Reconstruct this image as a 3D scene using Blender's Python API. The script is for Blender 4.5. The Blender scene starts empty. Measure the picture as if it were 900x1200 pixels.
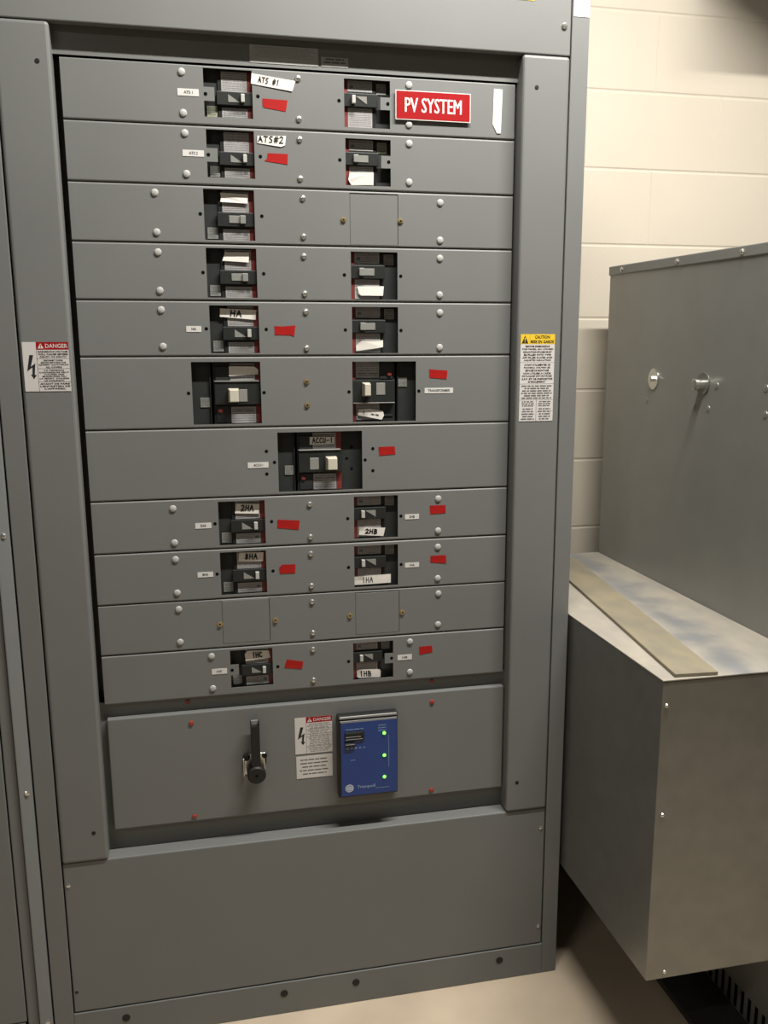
import bpy, math, random
from mathutils import Matrix, Vector
random.seed(7)
S = bpy.context.scene
COL = S.collection

# ------------------------------------------------------------------ camera, world, lights, exposure
cd = bpy.data.cameras.new('camera'); cam = bpy.data.objects.new('camera', cd); COL.objects.link(cam); S.camera = cam
cd.sensor_fit = 'VERTICAL'; cd.sensor_height = 36.0; cd.lens = 1126.516/1200*36
cd.shift_x = -27.56/1200; cd.shift_y = 36.63/1200
cd.clip_start = .02
RIGHT, UP, BACK = (0.97302900, -0.23068252, -0.00036565), (0.048919, 0.20479295, 0.97758211), (-0.22543622, -0.95123363, 0.21055424)
cam.matrix_world = Matrix(((RIGHT[0], UP[0], BACK[0], 0.034985), (RIGHT[1], UP[1], BACK[1], -1.935249), (RIGHT[2], UP[2], BACK[2], 1.490165), (0, 0, 0, 1)))

S.view_settings.view_transform = 'Standard'; S.view_settings.look = 'None'; S.view_settings.gamma = 1
S.view_settings.use_curve_mapping = False
S.view_settings.exposure = -0.06
w = bpy.data.worlds.new('world'); S.world = w; w.use_nodes = True
w.node_tree.nodes['Background'].inputs[0].default_value = (.5, .48, .45, 1)
w.node_tree.nodes['Background'].inputs[1].default_value = .01

TUBE_Y, TUBE_Z, TUBE_X = -.72, 3.05, .92       # the strip light hanging in the aisle in front of the switchboard
def area(name, loc, sx, sy, power, col):
    l = bpy.data.lights.new(name, 'AREA'); l.shape = 'RECTANGLE'; l.size = sx; l.size_y = sy; l.energy = power; l.color = col
    o = bpy.data.objects.new(name, l); o.location = loc; COL.objects.link(o); return o
area('strip_light_lamp', (TUBE_X, TUBE_Y, TUBE_Z-.004), 1.4, .05, 120, (1.0, .965, .905))
area('strip_light_lamp', (-1.7, -2.6, 3.05-.004), 1.4, .05, 22, (1.0, .965, .905))  # unseen fill lamp, added to lift the box side and nearby floor

# ------------------------------------------------------------------ materials
def mat(name, col, rough=.5, metal=0., var=0., vscale=8., bump=0., bscale=300., emit=None, spec=.5, col2=None, stretch=(1, 1, 1), detail=6.):
    m = bpy.data.materials.new(name); m.use_nodes = True; nt = m.node_tree; b = nt.nodes['Principled BSDF']
    c = tuple(col)+(1,)
    b.inputs['Base Color'].default_value = c; b.inputs['Roughness'].default_value = rough; b.inputs['Metallic'].default_value = metal
    b.inputs['Specular IOR Level'].default_value = spec
    if emit: b.inputs['Emission Color'].default_value = c; b.inputs['Emission Strength'].default_value = emit
    tc = nt.nodes.new('ShaderNodeTexCoord'); mp = nt.nodes.new('ShaderNodeMapping'); mp.inputs['Scale'].default_value = stretch
    nt.links.new(tc.outputs['Object'], mp.inputs['Vector'])
    if var or col2:
        n = nt.nodes.new('ShaderNodeTexNoise'); n.inputs['Scale'].default_value = vscale; n.inputs['Detail'].default_value = detail
        nt.links.new(mp.outputs['Vector'], n.inputs['Vector'])
        r = nt.nodes.new('ShaderNodeValToRGB'); r.color_ramp.elements[0].position = .32; r.color_ramp.elements[1].position = .68
        d = tuple(col2)+(1,) if col2 else tuple(x*(1-var) for x in col)+(1,)
        u = c if col2 else tuple(min(1, x*(1+var)) for x in col)+(1,)
        r.color_ramp.elements[0].color = d; r.color_ramp.elements[1].color = u
        nt.links.new(n.outputs['Fac'], r.inputs['Fac']); nt.links.new(r.outputs['Color'], b.inputs['Base Color'])
    if bump:
        n2 = nt.nodes.new('ShaderNodeTexNoise'); n2.inputs['Scale'].default_value = bscale; n2.inputs['Detail'].default_value = 2
        nt.links.new(tc.outputs['Object'], n2.inputs['Vector'])
        bp = nt.nodes.new('ShaderNodeBump'); bp.inputs['Strength'].default_value = bump; bp.inputs['Distance'].default_value = .001
        nt.links.new(n2.outputs['Fac'], bp.inputs['Height']); nt.links.new(bp.outputs['Normal'], b.inputs['Normal'])
    return m
M = {}
M['paint'] = mat('grey_enamel', (.137, .141, .136), .5, var=.03, vscale=5, bump=.12, bscale=500)
M['paint2'] = mat('pale_grey_enamel', (.152, .160, .160), .4, var=.04, vscale=6, bump=.08, bscale=400)
M['inside'] = mat('dark_interior', (.035, .035, .033), .7)
M['hole'] = mat('black_hole', (.004, .004, .004), .9, spec=.05)
M['cap'] = mat('white_plastic_cap', (.36, .36, .345), .35)
M['zinc'] = mat('zinc_plated_steel', (.62, .62, .58), .25, .9)
M['brass'] = mat('yellow_zinc', (.45, .36, .2), .35, .8)
M['bolt'] = mat('dark_bolt', (.012, .012, .012), .5, spec=.3)
M['redscrew'] = mat('red_sealed_screw', (.28, .03, .02), .4)
M['black'] = mat('black_moulded_plastic', (.014, .0155, .015), .5, var=.1, vscale=30, spec=.3)
M['black2'] = mat('charcoal_moulded_plastic', (.020, .022, .0215), .55, var=.1, vscale=30, spec=.3)
M['ink'] = mat('black_ink', (.012, .012, .013), .5)
M['greyink'] = mat('grey_print', (.10, .10, .10), .6)
M['faint'] = mat('faint_print', (.27, .26, .25), .6)
M['rating'] = mat('printed_rating_paper', (.29, .28, .275), .5, var=.12, vscale=60)
M['tag'] = mat('grey_tag', (.17, .175, .16), .5, var=.25, vscale=90)
M['tagg'] = mat('greenish_tag', (.24, .26, .175), .5, var=.2, vscale=90)
M['redstripe'] = mat('dull_red_stripe', (.16, .026, .022), .45, var=.1, vscale=40)
M['slot'] = mat('grey_handle_plate', (.20, .20, .185), .4)
M['cream'] = mat('ivory_toggle', (.48, .455, .37), .4)
M['toggle'] = mat('pale_toggle', (.38, .38, .355), .4)
M['tape'] = mat('white_paper_tape', (.62, .59, .54), .55, var=.05, vscale=60)
M['red'] = mat('red_vinyl_tape', (.30, .009, .008), .45, var=.08, vscale=60, spec=.25)
M['signred'] = mat('sign_red', (.27, .006, .008), .5, spec=.15)
M['white'] = mat('label_white', (.54, .53, .505), .45)
M['label'] = mat('sticker_white', (.52, .50, .48), .45)
M['labelgrey'] = mat('sticker_aged', (.33, .33, .315), .5, var=.06, vscale=30)
M['yellow'] = mat('sticker_yellow', (.66, .44, .025), .45)
M['blue'] = mat('blue_face', (.009, .036, .17), .35)
M['blueprint'] = mat('pale_blue_print', (.20, .28, .42), .5)
M['led'] = mat('green_led', (.15, 1.0, .05), .3, emit=4.0)
M['darkgap'] = mat('black_housing', (.012, .012, .012), .4)
M['galv'] = mat('galvanised_steel', (.225, .225, .21), .36, .7, var=.06, vscale=25, bump=.03, bscale=60)
M['galvtop'] = mat('dusty_galvanised_lid', (.37, .335, .275), .5, .1, vscale=9, col2=(.29, .27, .235), stretch=(2.2, 1, 1), detail=8)
def streak(m):                                        # one long worn bluish streak along the lid, with a ragged edge
    nt = m.node_tree; N_ = nt.nodes.new; Lk = nt.links.new; b = nt.nodes['Principled BSDF']; old = b.inputs['Base Color'].links[0].from_socket
    tc = N_('ShaderNodeTexCoord'); sp = N_('ShaderNodeSeparateXYZ'); Lk(tc.outputs['Object'], sp.inputs[0])
    def op(k, a_, b_):
        n = N_('ShaderNodeMath'); n.operation = k
        for i_, v_ in enumerate((a_, b_)):
            if isinstance(v_, (int, float)): n.inputs[i_].default_value = v_
            else: Lk(v_, n.inputs[i_])
        return n.outputs[0]
    nz = N_('ShaderNodeTexNoise'); nz.inputs['Scale'].default_value = 11; nz.inputs['Detail'].default_value = 9; Lk(tc.outputs['Object'], nz.inputs['Vector'])
    d = op('ABSOLUTE', op('SUBTRACT', op('SUBTRACT', sp.outputs[0], op('MULTIPLY', sp.outputs[1], .07)), 1.062), 0)
    d = op('ADD', d, op('MULTIPLY', op('SUBTRACT', nz.outputs['Fac'], .5), .2))
    mr = N_('ShaderNodeMapRange'); mr.interpolation_type = 'SMOOTHSTEP'; mr.inputs['From Min'].default_value = .075; mr.inputs['From Max'].default_value = -.03; Lk(d, mr.inputs['Value'])
    mx = N_('ShaderNodeMix'); mx.data_type = 'RGBA'; Lk(op('MULTIPLY', mr.outputs[0], .85), mx.inputs['Factor']); Lk(old, mx.inputs[6]); mx.inputs[7].default_value = (.165, .175, .185, 1)
    Lk(mx.outputs[2], b.inputs['Base Color'])
streak(M['galvtop'])
M['xfmr'] = mat('transformer_grey', (.245, .245, .228), .36, .4, var=.04, vscale=10, bump=.03, bscale=200)
M['lid'] = mat('transformer_lid_grey', (.20, .20, .185), .45, .2)
M['board'] = mat('stained_board', (.235, .20, .13), .7, vscale=22, col2=(.17, .152, .112), stretch=(1, .5, 1), bump=.2, bscale=120)
M['block'] = mat('painted_block', (.60, .54, .445), .6, var=.02, vscale=4, bump=.35, bscale=140)
M['floor'] = mat('sealed_concrete', (.47, .385, .285), .55, var=.10, vscale=5, bump=.15, bscale=60, detail=10)
M['ceil'] = mat('ceiling_white', (.3, .3, .29), .8)
M['farwall'] = mat('grey_painted_wall', (.14, .14, .135), .8)
M['fixture'] = mat('white_fixture', (.8, .8, .78), .4)
M['tubeglow'] = mat('lamp_diffuser', (1.0, .93, .82), .4, emit=5.0)

# ------------------------------------------------------------------ mesh builder
class MB:
    def __init__(s): s.v = []; s.f = []; s.m = []; s.mats = []
    def mi(s, m):
        if m not in s.mats: s.mats.append(m)
        return s.mats.index(m)
    def add(s, vs, fs, m):
        o = len(s.v); k = s.mi(m); s.v += [tuple(p) for p in vs]
        for f in fs: s.f.append([o+i for i in f]); s.m.append(k)
        return s
    def box(s, x0, x1, y0, y1, z0, z1, m='paint'):
        return s.add([(x0, y0, z0), (x1, y0, z0), (x1, y1, z0), (x0, y1, z0), (x0, y0, z1), (x1, y0, z1), (x1, y1, z1), (x0, y1, z1)],
                     [(0, 3, 2, 1), (4, 5, 6, 7), (0, 1, 5, 4), (1, 2, 6, 5), (2, 3, 7, 6), (3, 0, 4, 7)], m)
    def prism(s, pts, y0, y1, m, dy=None):         # polygon in x,z extruded along y; y0 is the front
        n = len(pts); dy = dy or [0]*n
        area2 = sum(pts[i][0]*pts[(i+1) % n][1]-pts[(i+1) % n][0]*pts[i][1] for i in range(n))
        if area2 < 0: pts = pts[::-1]; dy = dy[::-1]
        vs = [(p[0], y0+d, p[1]) for p, d in zip(pts, dy)]+[(p[0], y1+d, p[1]) for p, d in zip(pts, dy)]
        fs = [tuple(range(n)), tuple(range(2*n-1, n-1, -1))]+[(i, n+i, n+(i+1) % n, (i+1) % n) for i in range(n)]
        return s.add(vs, fs, m)
    def lathe(s, c, axis, prof, m, seg=16, rot=0.):  # prof: (distance along axis, radius); axis one of '-y','-x','z'
        vs = []; fs = []
        for d, r in prof:
            for k in range(seg):
                a = 2*math.pi*k/seg+rot; u, v = r*math.cos(a), r*math.sin(a)
                if axis == '-y': vs.append((c[0]+u, c[1]-d, c[2]+v))
                elif axis == '-x': vs.append((c[0]-d, c[1]-u, c[2]+v))
                else: vs.append((c[0]+u, c[1]+v, c[2]+d))
        n = len(prof)
        for j in range(n-1):
            for k in range(seg): fs.append((j*seg+k, j*seg+(k+1) % seg, (j+1)*seg+(k+1) % seg, (j+1)*seg+k))
        fs.append(tuple(range((n-1)*seg, n*seg))); fs.append(tuple(range(seg-1, -1, -1)))
        return s.add(vs, fs, m)
    def plate(s, x0, x1, z0, z1, yf, yb, holes, m='paint'):   # sheet with rectangular openings
        e = 1e-5
        xs = sorted({round(a, 5) for a in [x0, x1]+[q for h in holes for q in h[:2]]}); zs = sorted({round(a, 5) for a in [z0, z1]+[q for h in holes for q in h[2:]]})
        def solid(i, j):
            if i < 0 or j < 0 or i >= len(xs)-1 or j >= len(zs)-1: return False
            cx, cz = (xs[i]+xs[i+1])/2, (zs[j]+zs[j+1])/2
            return not any(h[0]-e < cx < h[1]+e and h[2]-e < cz < h[3]+e for h in holes)
        idx = {}; vs = []; fs = []
        def V(i, j, b):
            k = (i, j, b)
            if k not in idx: idx[k] = len(vs); vs.append((xs[i], yb if b else yf, zs[j]))
            return idx[k]
        for i in range(len(xs)-1):
            for j in range(len(zs)-1):
                if not solid(i, j): continue
                fs.append((V(i, j, 0), V(i+1, j, 0), V(i+1, j+1, 0), V(i, j+1, 0))); fs.append((V(i, j, 1), V(i, j+1, 1), V(i+1, j+1, 1), V(i+1, j, 1)))
                if not solid(i-1, j): fs.append((V(i, j, 0), V(i, j+1, 0), V(i, j+1, 1), V(i, j, 1)))
                if not solid(i+1, j): fs.append((V(i+1, j, 0), V(i+1, j, 1), V(i+1, j+1, 1), V(i+1, j+1, 0)))
                if not solid(i, j-1): fs.append((V(i, j, 0), V(i, j, 1), V(i+1, j, 1), V(i+1, j, 0)))
                if not solid(i, j+1): fs.append((V(i, j+1, 0), V(i+1, j+1, 0), V(i+1, j+1, 1), V(i, j+1, 1)))
        return s.add(vs, fs, m)
    def text(s, t, cx, cz, wdt, hgt, y, m='ink', bold=0., frame=None):   # cap lettering centred at cx,cz, filling wdt x hgt
        vs, fs = glyphs(t, bold)
        if not vs: return s
        xa, xb = min(p[0] for p in vs), max(p[0] for p in vs); za, zb = min(p[1] for p in vs), max(p[1] for p in vs)
        kx = wdt/max(xb-xa, 1e-6); kz = hgt/max(zb-za, 1e-6)
        out = []
        for px, pz in vs:
            a, b = (px-(xa+xb)/2)*kx, (pz-(za+zb)/2)*kz
            if frame: out.append(frame(cx+a, cz+b, y))
            else: out.append((cx+a, y, cz+b))
        return s.add(out, fs, m)
    def bars(s, cx, cz, wdt, hgt, y, m, frame=None):      # one line of print too small to read: word-length dashes
        x = cx-wdt/2
        while x < cx+wdt/2-hgt*.8:
            l = min(random.uniform(1.6, 6.5)*hgt, cx+wdt/2-x)
            q = [(x, cz-hgt/2), (x+l, cz-hgt/2), (x+l, cz+hgt/2), (x, cz+hgt/2)]
            s.add([frame(a, b, y) if frame else (a, y, b) for a, b in q], [(0, 1, 2, 3)], m)
            x += l+hgt*.75
        return s
    def stroke(s, pts, th, fn, m='ink'):       # pen stroke: pts in u,v, fn maps (u,v) to 3D, th in u,v units handled in 3D x,z
        P = [Vector(fn(*p)) for p in pts]; th = th*1.3
        for a, b in zip(P, P[1:]):
            d = b-a; L = d.length
            if L < 1e-7: continue
            d /= L; n = Vector((-d.z, 0, d.x))*th/2; a2 = a-d*th*.4; b2 = b+d*th*.4
            s.add([a2-n, b2-n, b2+n, a2+n], [(0, 1, 2, 3)], m)
        return s
    def build(s, name, parent=None, bevel=0., seg=1, loc=None):
        me = bpy.data.meshes.new(name); me.from_pydata(s.v, [], s.f)
        for k in s.mats: me.materials.append(M[k])
        me.polygons.foreach_set('material_index', s.m); me.validate(); me.update()
        o = bpy.data.objects.new(name, me); COL.objects.link(o)
        if parent: o.parent = parent
        if loc: o.location = loc
        if bevel:
            b = o.modifiers.new('bevel', 'BEVEL'); b.width = bevel; b.segments = seg; b.limit_method = 'ANGLE'; b.angle_limit = math.radians(50)
        return o
_g = {}
def glyphs(t, bold):
    k = (t, bold)
    if k in _g: return _g[k]
    c = bpy.data.curves.new('lettering', 'FONT'); c.body = t; c.size = 1; c.resolution_u = 2; c.offset = bold; c.fill_mode = 'FRONT'
    o = bpy.data.objects.new('lettering', c); COL.objects.link(o); bpy.context.view_layer.update()
    ev = o.evaluated_get(bpy.context.evaluated_depsgraph_get()); me = ev.to_mesh()
    r = ([(v.co.x, v.co.y) for v in me.vertices], [tuple(p.vertices) for p in me.polygons])
    ev.to_mesh_clear(); bpy.data.objects.remove(o); bpy.data.curves.remove(c)
    _g[k] = r; return r
def tag(o, label, cat, group=None):
    o['label'] = label; o['category'] = cat
    if group: o['group'] = group
    return o
def thing(name, loc, label, cat, group=None, rot=0):
    o = bpy.data.objects.new(name, None); o.location = loc; o.empty_display_size = .05; COL.objects.link(o)
    o.rotation_euler = (0, rot, 0)
    return tag(o, label, cat, group)
def struct(o): o['kind'] = 'structure'; return o

# ------------------------------------------------------------------ the room
WALL = .7012
wb = MB(); wb.box(-3.2, 4.2, WALL+.0016, WALL+.15, 0, 3.4, 'block')
z0 = 2.1497-.2032*11; r = 0
while z0 < 3.4:
    x = 1.3677-.4064*12+(.2032 if r % 2 == 0 else 0)
    while x < 4.2:
        a, b, lo, hi = max(x+.0004, -3.2), min(x+.4060, 4.2), max(z0+.0016, 0), min(z0+.2016, 3.4)
        e = .0034; ex = .0012
        if b-a > .02 and hi-lo > .02:
            wb.add([(a, WALL+.0016, lo), (b, WALL+.0016, lo), (b, WALL+.0016, hi), (a, WALL+.0016, hi), (a+ex, WALL, lo+e), (b-ex, WALL, lo+e), (b-ex, WALL, hi-e), (a+ex, WALL, hi-e)],
                   [(4, 5, 6, 7), (0, 1, 5, 4), (1, 2, 6, 5), (2, 3, 7, 6), (3, 0, 4, 7)], 'block')
        x += .4064
    z0 += .2032; r += 1
struct(wb.build('wall_back'))
struct(MB().box(-3.2, 4.2, -4.6, WALL+.15, -.1, 0, 'floor').build('floor'))
struct(MB().box(-3.2, 4.2, -4.6, WALL+.15, 3.4, 3.5, 'ceil').build('ceiling'))
struct(MB().box(-3.35, -3.2, -4.6, WALL+.15, 0, 3.4, 'farwall').build('wall_left'))
struct(MB().box(4.2, 4.35, -4.6, WALL+.15, 0, 3.4, 'farwall').build('wall_right'))
struct(MB().box(-3.2, 4.2, -4.75, -4.6, 0, 3.4, 'farwall').build('wall_front'))
def strip_light(x, y, z, label):
    t = thing('strip_light', (x, y, z), label, 'ceiling light')
    MB().box(-.72, .72, -.045, .045, .006, .06, 'fixture').build('housing', t, .006, 2)
    MB().box(-.70, .70, -.025, .025, .001, .006, 'tubeglow').build('diffuser', t)
    for s in (-.5, .5): MB().lathe((s, 0, .06), 'z', [(0, .005), (3.4-z-.06, .005)], 'fixture', 8).build('hanger', t)
strip_light(TUBE_X, TUBE_Y, TUBE_Z, 'strip light hung from the ceiling just in front of the grey switchboard')
strip_light(-1.7, -2.6, 3.05, 'unseen strip light added as fill, hung further back on the left side of the room')

dk = thing('shade_blocker', (2.16, .38, 2.48), 'unseen added duct high on the block wall above the transformer', 'blocker')  # added out of view to throw shade on the wall's top right corner
MB().box(-.70, 1.9, -.14, .14, 0, .30, 'galv').build('blocker_body', dk, .004)
for x in (-.69, .3, 1.2): MB().box(x-.010, x+.010, -.150, .150, -.010, .310, 'galv').build('flange', dk, .002)
for x in (-.4, 1.0): MB().box(x-.015, x+.015, -.02, .02, .30, .99, 'galv').build('hanger_strap', dk)

# ------------------------------------------------------------------ the switchboard
ROWZ = [1.976, 1.8712, 1.7664, 1.6616, 1.5568, 1.452, 1.3132, 1.1743, 1.0695, .9647, .8599, .7551]
XL, XR = -.1393, .7119
HGT = 2.32
sb = thing('switchboard', (.284, .3, 0), 'tall grey switchboard cabinet with eleven rows of breaker cover plates, standing on the floor', 'electrical cabinet')
def P(mb, name, bevel=0., seg=1, parent=None):      # a part of the switchboard, built in room coordinates
    o = mb.build(name, parent or sb, bevel, seg)
    if parent is None: o.location = (-.284, -.3, 0)
    return o
YF = -.030
fr = MB()
fr.box(-.2832, -.2445, YF, .05, 0, HGT).box(.8152, .8514, YF, .05, 0, HGT)
fr.box(-.2445, .8152, YF, .03, 0, .0785)
P(fr, 'frame', .0015, 2)
en = MB(); en.box(-.2832, -.2802, .05, .60, .02, HGT).box(.8484, .8514, .05, .60, .02, HGT).box(-.2832, .8514, .60, .603, .02, HGT).box(-.2832, .8514, .05, .60, HGT-.003, HGT)
P(en, 'side_and_rear_panels')
P(MB().box(-.278, .846, .10, .104, .09, HGT-.01, 'inside'), 'interior_pan')
P(MB().box(-.2422, .8127, YF, -.008, 2.0240, HGT-.02), 'header_panel', .002, 2)
P(MB().lathe((.7991, YF, 2.0769), '-y', [(0, .006), (.002, .0058), (.004, .004), (.0042, 0.001)], 'zinc', 12), 'screw')
# recessed plates around the breaker covers
P(MB().box(-.16, .73, -.002, .000, 1.9775, 2.05), 'upper_filler_plate')
P(MB().box(-.16, .73, .013, .015, .42, .757), 'lower_filler_plate')
for a, b in ((-.17, XL-.001), (XR+.001, .74)): P(MB().box(a, b, .048, .050, .757, 1.98), 'gap_strip')
for x in (.0244, .5522):
    P(MB().lathe((x, .013, .7443), '-y', [(0, .0045), (.002, .0045), (.003, .003)], 'redscrew', 10), 'red_screw')
def column(x0, x1, screws):
    o = P(MB().box(x0, x1, -.0325, .012, .4305, 2.0222), 'side_trim', .006, 3)
    for x, z in screws:
        q = MB().lathe((x, -.0325, z), '-y', [(0, .0042), (.0006, .0042), (.0008, .003)], 'bolt', 12).build('screw', o)
column(-.2419, -.1504, [(-.1729, 1.9568), (-.176, .4939)])
column(.7164, .8127, [(.7446, 1.9634), (.7404, .5019)])
door = P(MB().box(-.2420, .8127, -.028, .013, .0810, .4292), 'lower_cover', .0025, 2)
for x, z in [(-.2341, .3797), (.8038, .3797), (.8051, .1258)]:
    MB().lathe((x, -.028, z), '-y', [(0, .0045), (.0015, .0042), (.0025, .002)], 'zinc', 12).build('screw', door)
MB().lathe((-.2347, -.028, .129), '-y', [(0, .0035), (.0006, .0033)], 'bolt', 10).build('screw', door)
for x in (-.1382, .2024, .3655, .709):
    P(MB().lathe((x, YF, .0515), '-y', [(0, .0085), (.0012, .0082), (.0014, .006)], 'bolt', 16), 'base_bolt')

CUT = dict(r1l=(.1092, .1979, 1.8866, 1.9700), r1r=(.3704, .4595, 1.8808, 1.9665), r2l=(.1102, .1982, 1.7810, 1.8652), r2r=(.3716, .4604, 1.7756, 1.8607),
  r3l=(.1005, .1948, 1.6687, 1.7603), r4l=(.1008, .1956, 1.5628, 1.6542), r4r=(.3794, .4734, 1.5614, 1.6526), r5l=(.1024, .1964, 1.4579, 1.5483), r5r=(.3804, .4741, 1.4567, 1.5471),
  r6l=(.0634, .1962, 1.3207, 1.4415), r6r=(.3796, .5113, 1.3194, 1.4402), r7c=(.2258, .3981, 1.1814, 1.3016),
  r8l=(.1034, .1962, 1.0762, 1.1660), r8r=(.3796, .4728, 1.0765, 1.1657), r9l=(.1030, .1958, .9727, 1.0619), r9r=(.3790, .4728, .9720, 1.0608),
  r11l=(.1151, .2025, .7712, .8527), r11r=(.3742, .4616, .7662, .8490))
TAB = dict(r1l=('l', .1287, 1.9140, 1.9380), r2l=('l', .1302, 1.8085, 1.8325), r11l=('l', .1320, .7985, .8215), r1r=('r', .4405, 1.9145, 1.9370), r2r=('r', .4415, 1.8090, 1.8318), r11r=('r', .4430, .7985, .8205))
BLANK = {3: [(.3791, .4738, 1.6654, 1.7595)], 10: [(.1030, .1985, .8688, .9602), (.3808, .4747, .8680, .9587)]}
CAPS = [(.0709, 1.961), (.0709, 1.891), (.0719, 1.8563), (.0719, 1.7854), (.0125, 1.7506), (.0125, 1.6804), (.0125, 1.6445), (.0127, 1.5747), (.0130, 1.5394), (.0130, 1.4712), (.0155, 1.156), (.0152, 1.0868),
  (.0152, 1.0525), (.0154, .9833), (.0165, .9486), (.0162, .8791), (.0773, .8438), (.0773, .7738),
  (.4966, 1.9614), (.4966, 1.8906), (.4971, 1.856), (.4971, 1.7849), (.5604, 1.7487), (.5606, 1.6774), (.5606, 1.6428), (.5605, 1.5717), (.5612, 1.5368), (.5612, 1.4676), (.5602, 1.1549), (.5602, 1.086),
  (.5602, 1.0505), (.5602, .9816), (.562, .9475), (.5615, .8783), (.4989, .8438), (.4987, .7746)]
MID = [(.2834, 1.9613), (.2835, 1.8905), (.2840, 1.8545), (.2836, 1.7845), (.2876, 1.7489), (.2873, 1.6786), (.287, 1.6421), (.2873, 1.5718), (.2886, 1.5374), (.2887, 1.4671), (.2876, 1.1537), (.2878, 1.0851),
  (.2878, 1.0497), (.2876, .9811), (.2884, .9468), (.2888, .8788), (.2882, .8423), (.2878, .7738)]
BRASS = [(.2872, 1.4018), (.2873, 1.3555), (.3657, 1.7113), (.4796, 1.7118), (.0974, .9115), (.2112, .9122), (.3683, .9114), (.4818, .911)]
HOLES = [(.2079, 1.9263), (.3605, 1.9267), (.2091, 1.821), (.3604, 1.8209), (.0936, 1.7151), (.2084, 1.714), (.0939, 1.6089), (.2086, 1.6081), (.3663, 1.608), (.4799, 1.6071), (.0956, 1.5043), (.2102, 1.5033),
  (.3668, 1.5026), (.4802, 1.5016), (.0564, 1.3818), (.2022, 1.3812), (.3724, 1.3804), (.5176, 1.3802), (.2031, 1.2649), (.2186, 1.2421), (.2026, 1.219), (.4204, 1.2644), (.4042, 1.2415), (.4201, 1.2189), (.096, 1.1217),
  (.2092, 1.1211), (.3662, 1.1205), (.4794, 1.1209), (.096, 1.0177), (.2091, 1.0178), (.3666, 1.0164), (.4797, 1.0166), (.2129, .8101), (.3639, .8095),
  (.1124, 1.9257), (.4552, 1.9257), (.1131, 1.8205), (.4564, 1.8206), (.1181, .81), (.4581, .8094)]
for i in range(11):
    zt, zb = ROWZ[i]-.0011, ROWZ[i+1]+.0009
    n = i+1; holes = []
    for k, (a, b, c, d) in CUT.items():
        if int(k[1:-1]) != n: continue
        if k in TAB:
            sd, xt, za, zc = TAB[k]
            if sd == 'l': holes += [(a, b, c, za), (a, b, zc, d), (xt, b, za, zc)]
            else: holes += [(a, b, c, za), (a, b, zc, d), (a, xt, za, zc)]
        else: holes.append((a, b, c, d))
    g = .0006
    for (a, b, c, d) in BLANK.get(n, []):    # outline groove of a blanking plate, wider at its top edge
        holes += [(a-g, b+g, d, d+.0022), (b, b+2*g, c, d), (a-g, a, c, d), (a-g, b+g, c-g, c)]
    R_ = .0032
    mb = MB().plate(XL, XR, zb+R_, zt-R_, 0, .0018, holes)
    for zc, sg in ((zt-R_, 1), (zb+R_, -1)):              # rolled top and bottom edges with a return flange
        arc = [(R_-R_*math.cos(k*math.pi/12), R_*math.sin(k*math.pi/12)) for k in range(7)]+[(.016, R_)]
        inn = [(.016, R_-.0012), (R_, R_-.0012), (.0018, 0)]
        pr = arc+inn; nn = len(pr)
        vs = [(XL, yq, zc+sg*zq) for yq, zq in pr]+[(XR, yq, zc+sg*zq) for yq, zq in pr]
        fs = [tuple(range(nn)), tuple(range(2*nn-1, nn-1, -1))]+[(k, nn+k, nn+(k+1) % nn, (k+1) % nn) for k in range(nn)]
        if sg > 0: fs = [f_[::-1] for f_ in fs]
        mb.add(vs, fs, 'paint')
    if n in BLANK: [mb.box(a-.008, b+.008, .004, .005, zb+.004, zt-.004, 'inside') for a, b, c, d in BLANK[n]]
    for x, z in HOLES:
        if zb < z < zt: mb.lathe((x, 0, z), '-y', [(-.001, .0034), (.0003, .0034)], 'hole', 12)
    cp = P(mb, 'cover_plate')
    for x, z in CAPS:
        if zb < z < zt: MB().lathe((x, 0, z), '-y', [(0, .0068), (.001, .0068), (.0026, .0056), (.0034, .0030), (.0036, .0005)], 'cap', 16).build('screw_cap', cp)
    for x, z in MID:
        if zb < z < zt: MB().lathe((x, 0, z), '-y', [(0, .0056), (.0012, .0056), (.0032, .0042), (.0042, .0018)], 'zinc', 14).build('screw', cp)
    for x, z in BRASS:
        if zb < z < zt:
            q = MB().lathe((x, 0, z), '-y', [(0, .0062), (.0010, .0060), (.0012, .0040), (.0034, .0038), (.0036, .0018)], 'brass', 14)
            q.lathe((x, -.0036, z), '-y', [(0, .0018), (.0002, .0018)], 'hole', 8).build('hex_screw', cp)
    for (a, b, c, d) in BLANK.get(n, []):
        MB().box(a+.0004, b-.0004, -.0002, .0016, c, d-.0002).build('blanking_plate', cp, .0004)

# main switch cover below the breakers
mc = P(MB().box(-.1372, .7140, -.004, .013, .4806, .7253), 'switch_cover', .0022, 2)
for x, z in [(.0299, .703), (.0269, .4918), (.548, .7026), (.5471, .4922)]:
    MB().lathe((x, -.004, z), '-y', [(0, .0052), (.0018, .005), (.003, .003), (.003, .0012)], 'redscrew', 12).build('red_screw', mc)
hb = MB()
hb.box(.1355, .1800, -.006, -.004, .576, .622, 'zinc').box(.1325, .1350, -.020, -.004, .578, .618, 'zinc').box(.1795, .1815, -.014, -.004, .600, .622, 'bolt')
hb.lathe((.1400, -.006, .616), '-y', [(0, .008), (.004, .008), (.006, .005)], 'bolt', 12).lathe((.1785, -.006, .616), '-y', [(0, .006), (.003, .006)], 'bolt', 10)
hb.build('handle_bracket', mc, .0008)
hl = MB()
hl.lathe((.1590, -.006, .584), '-y', [(0, .016), (.006, .016), (.010, .0195), (.026, .0195), (.029, .0165), (.029, .003)], 'bolt', 28)
hl.lathe((.1590, -.0352, .584), '-y', [(0, .003), (.0004, .003)], 'hole', 10)
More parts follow.
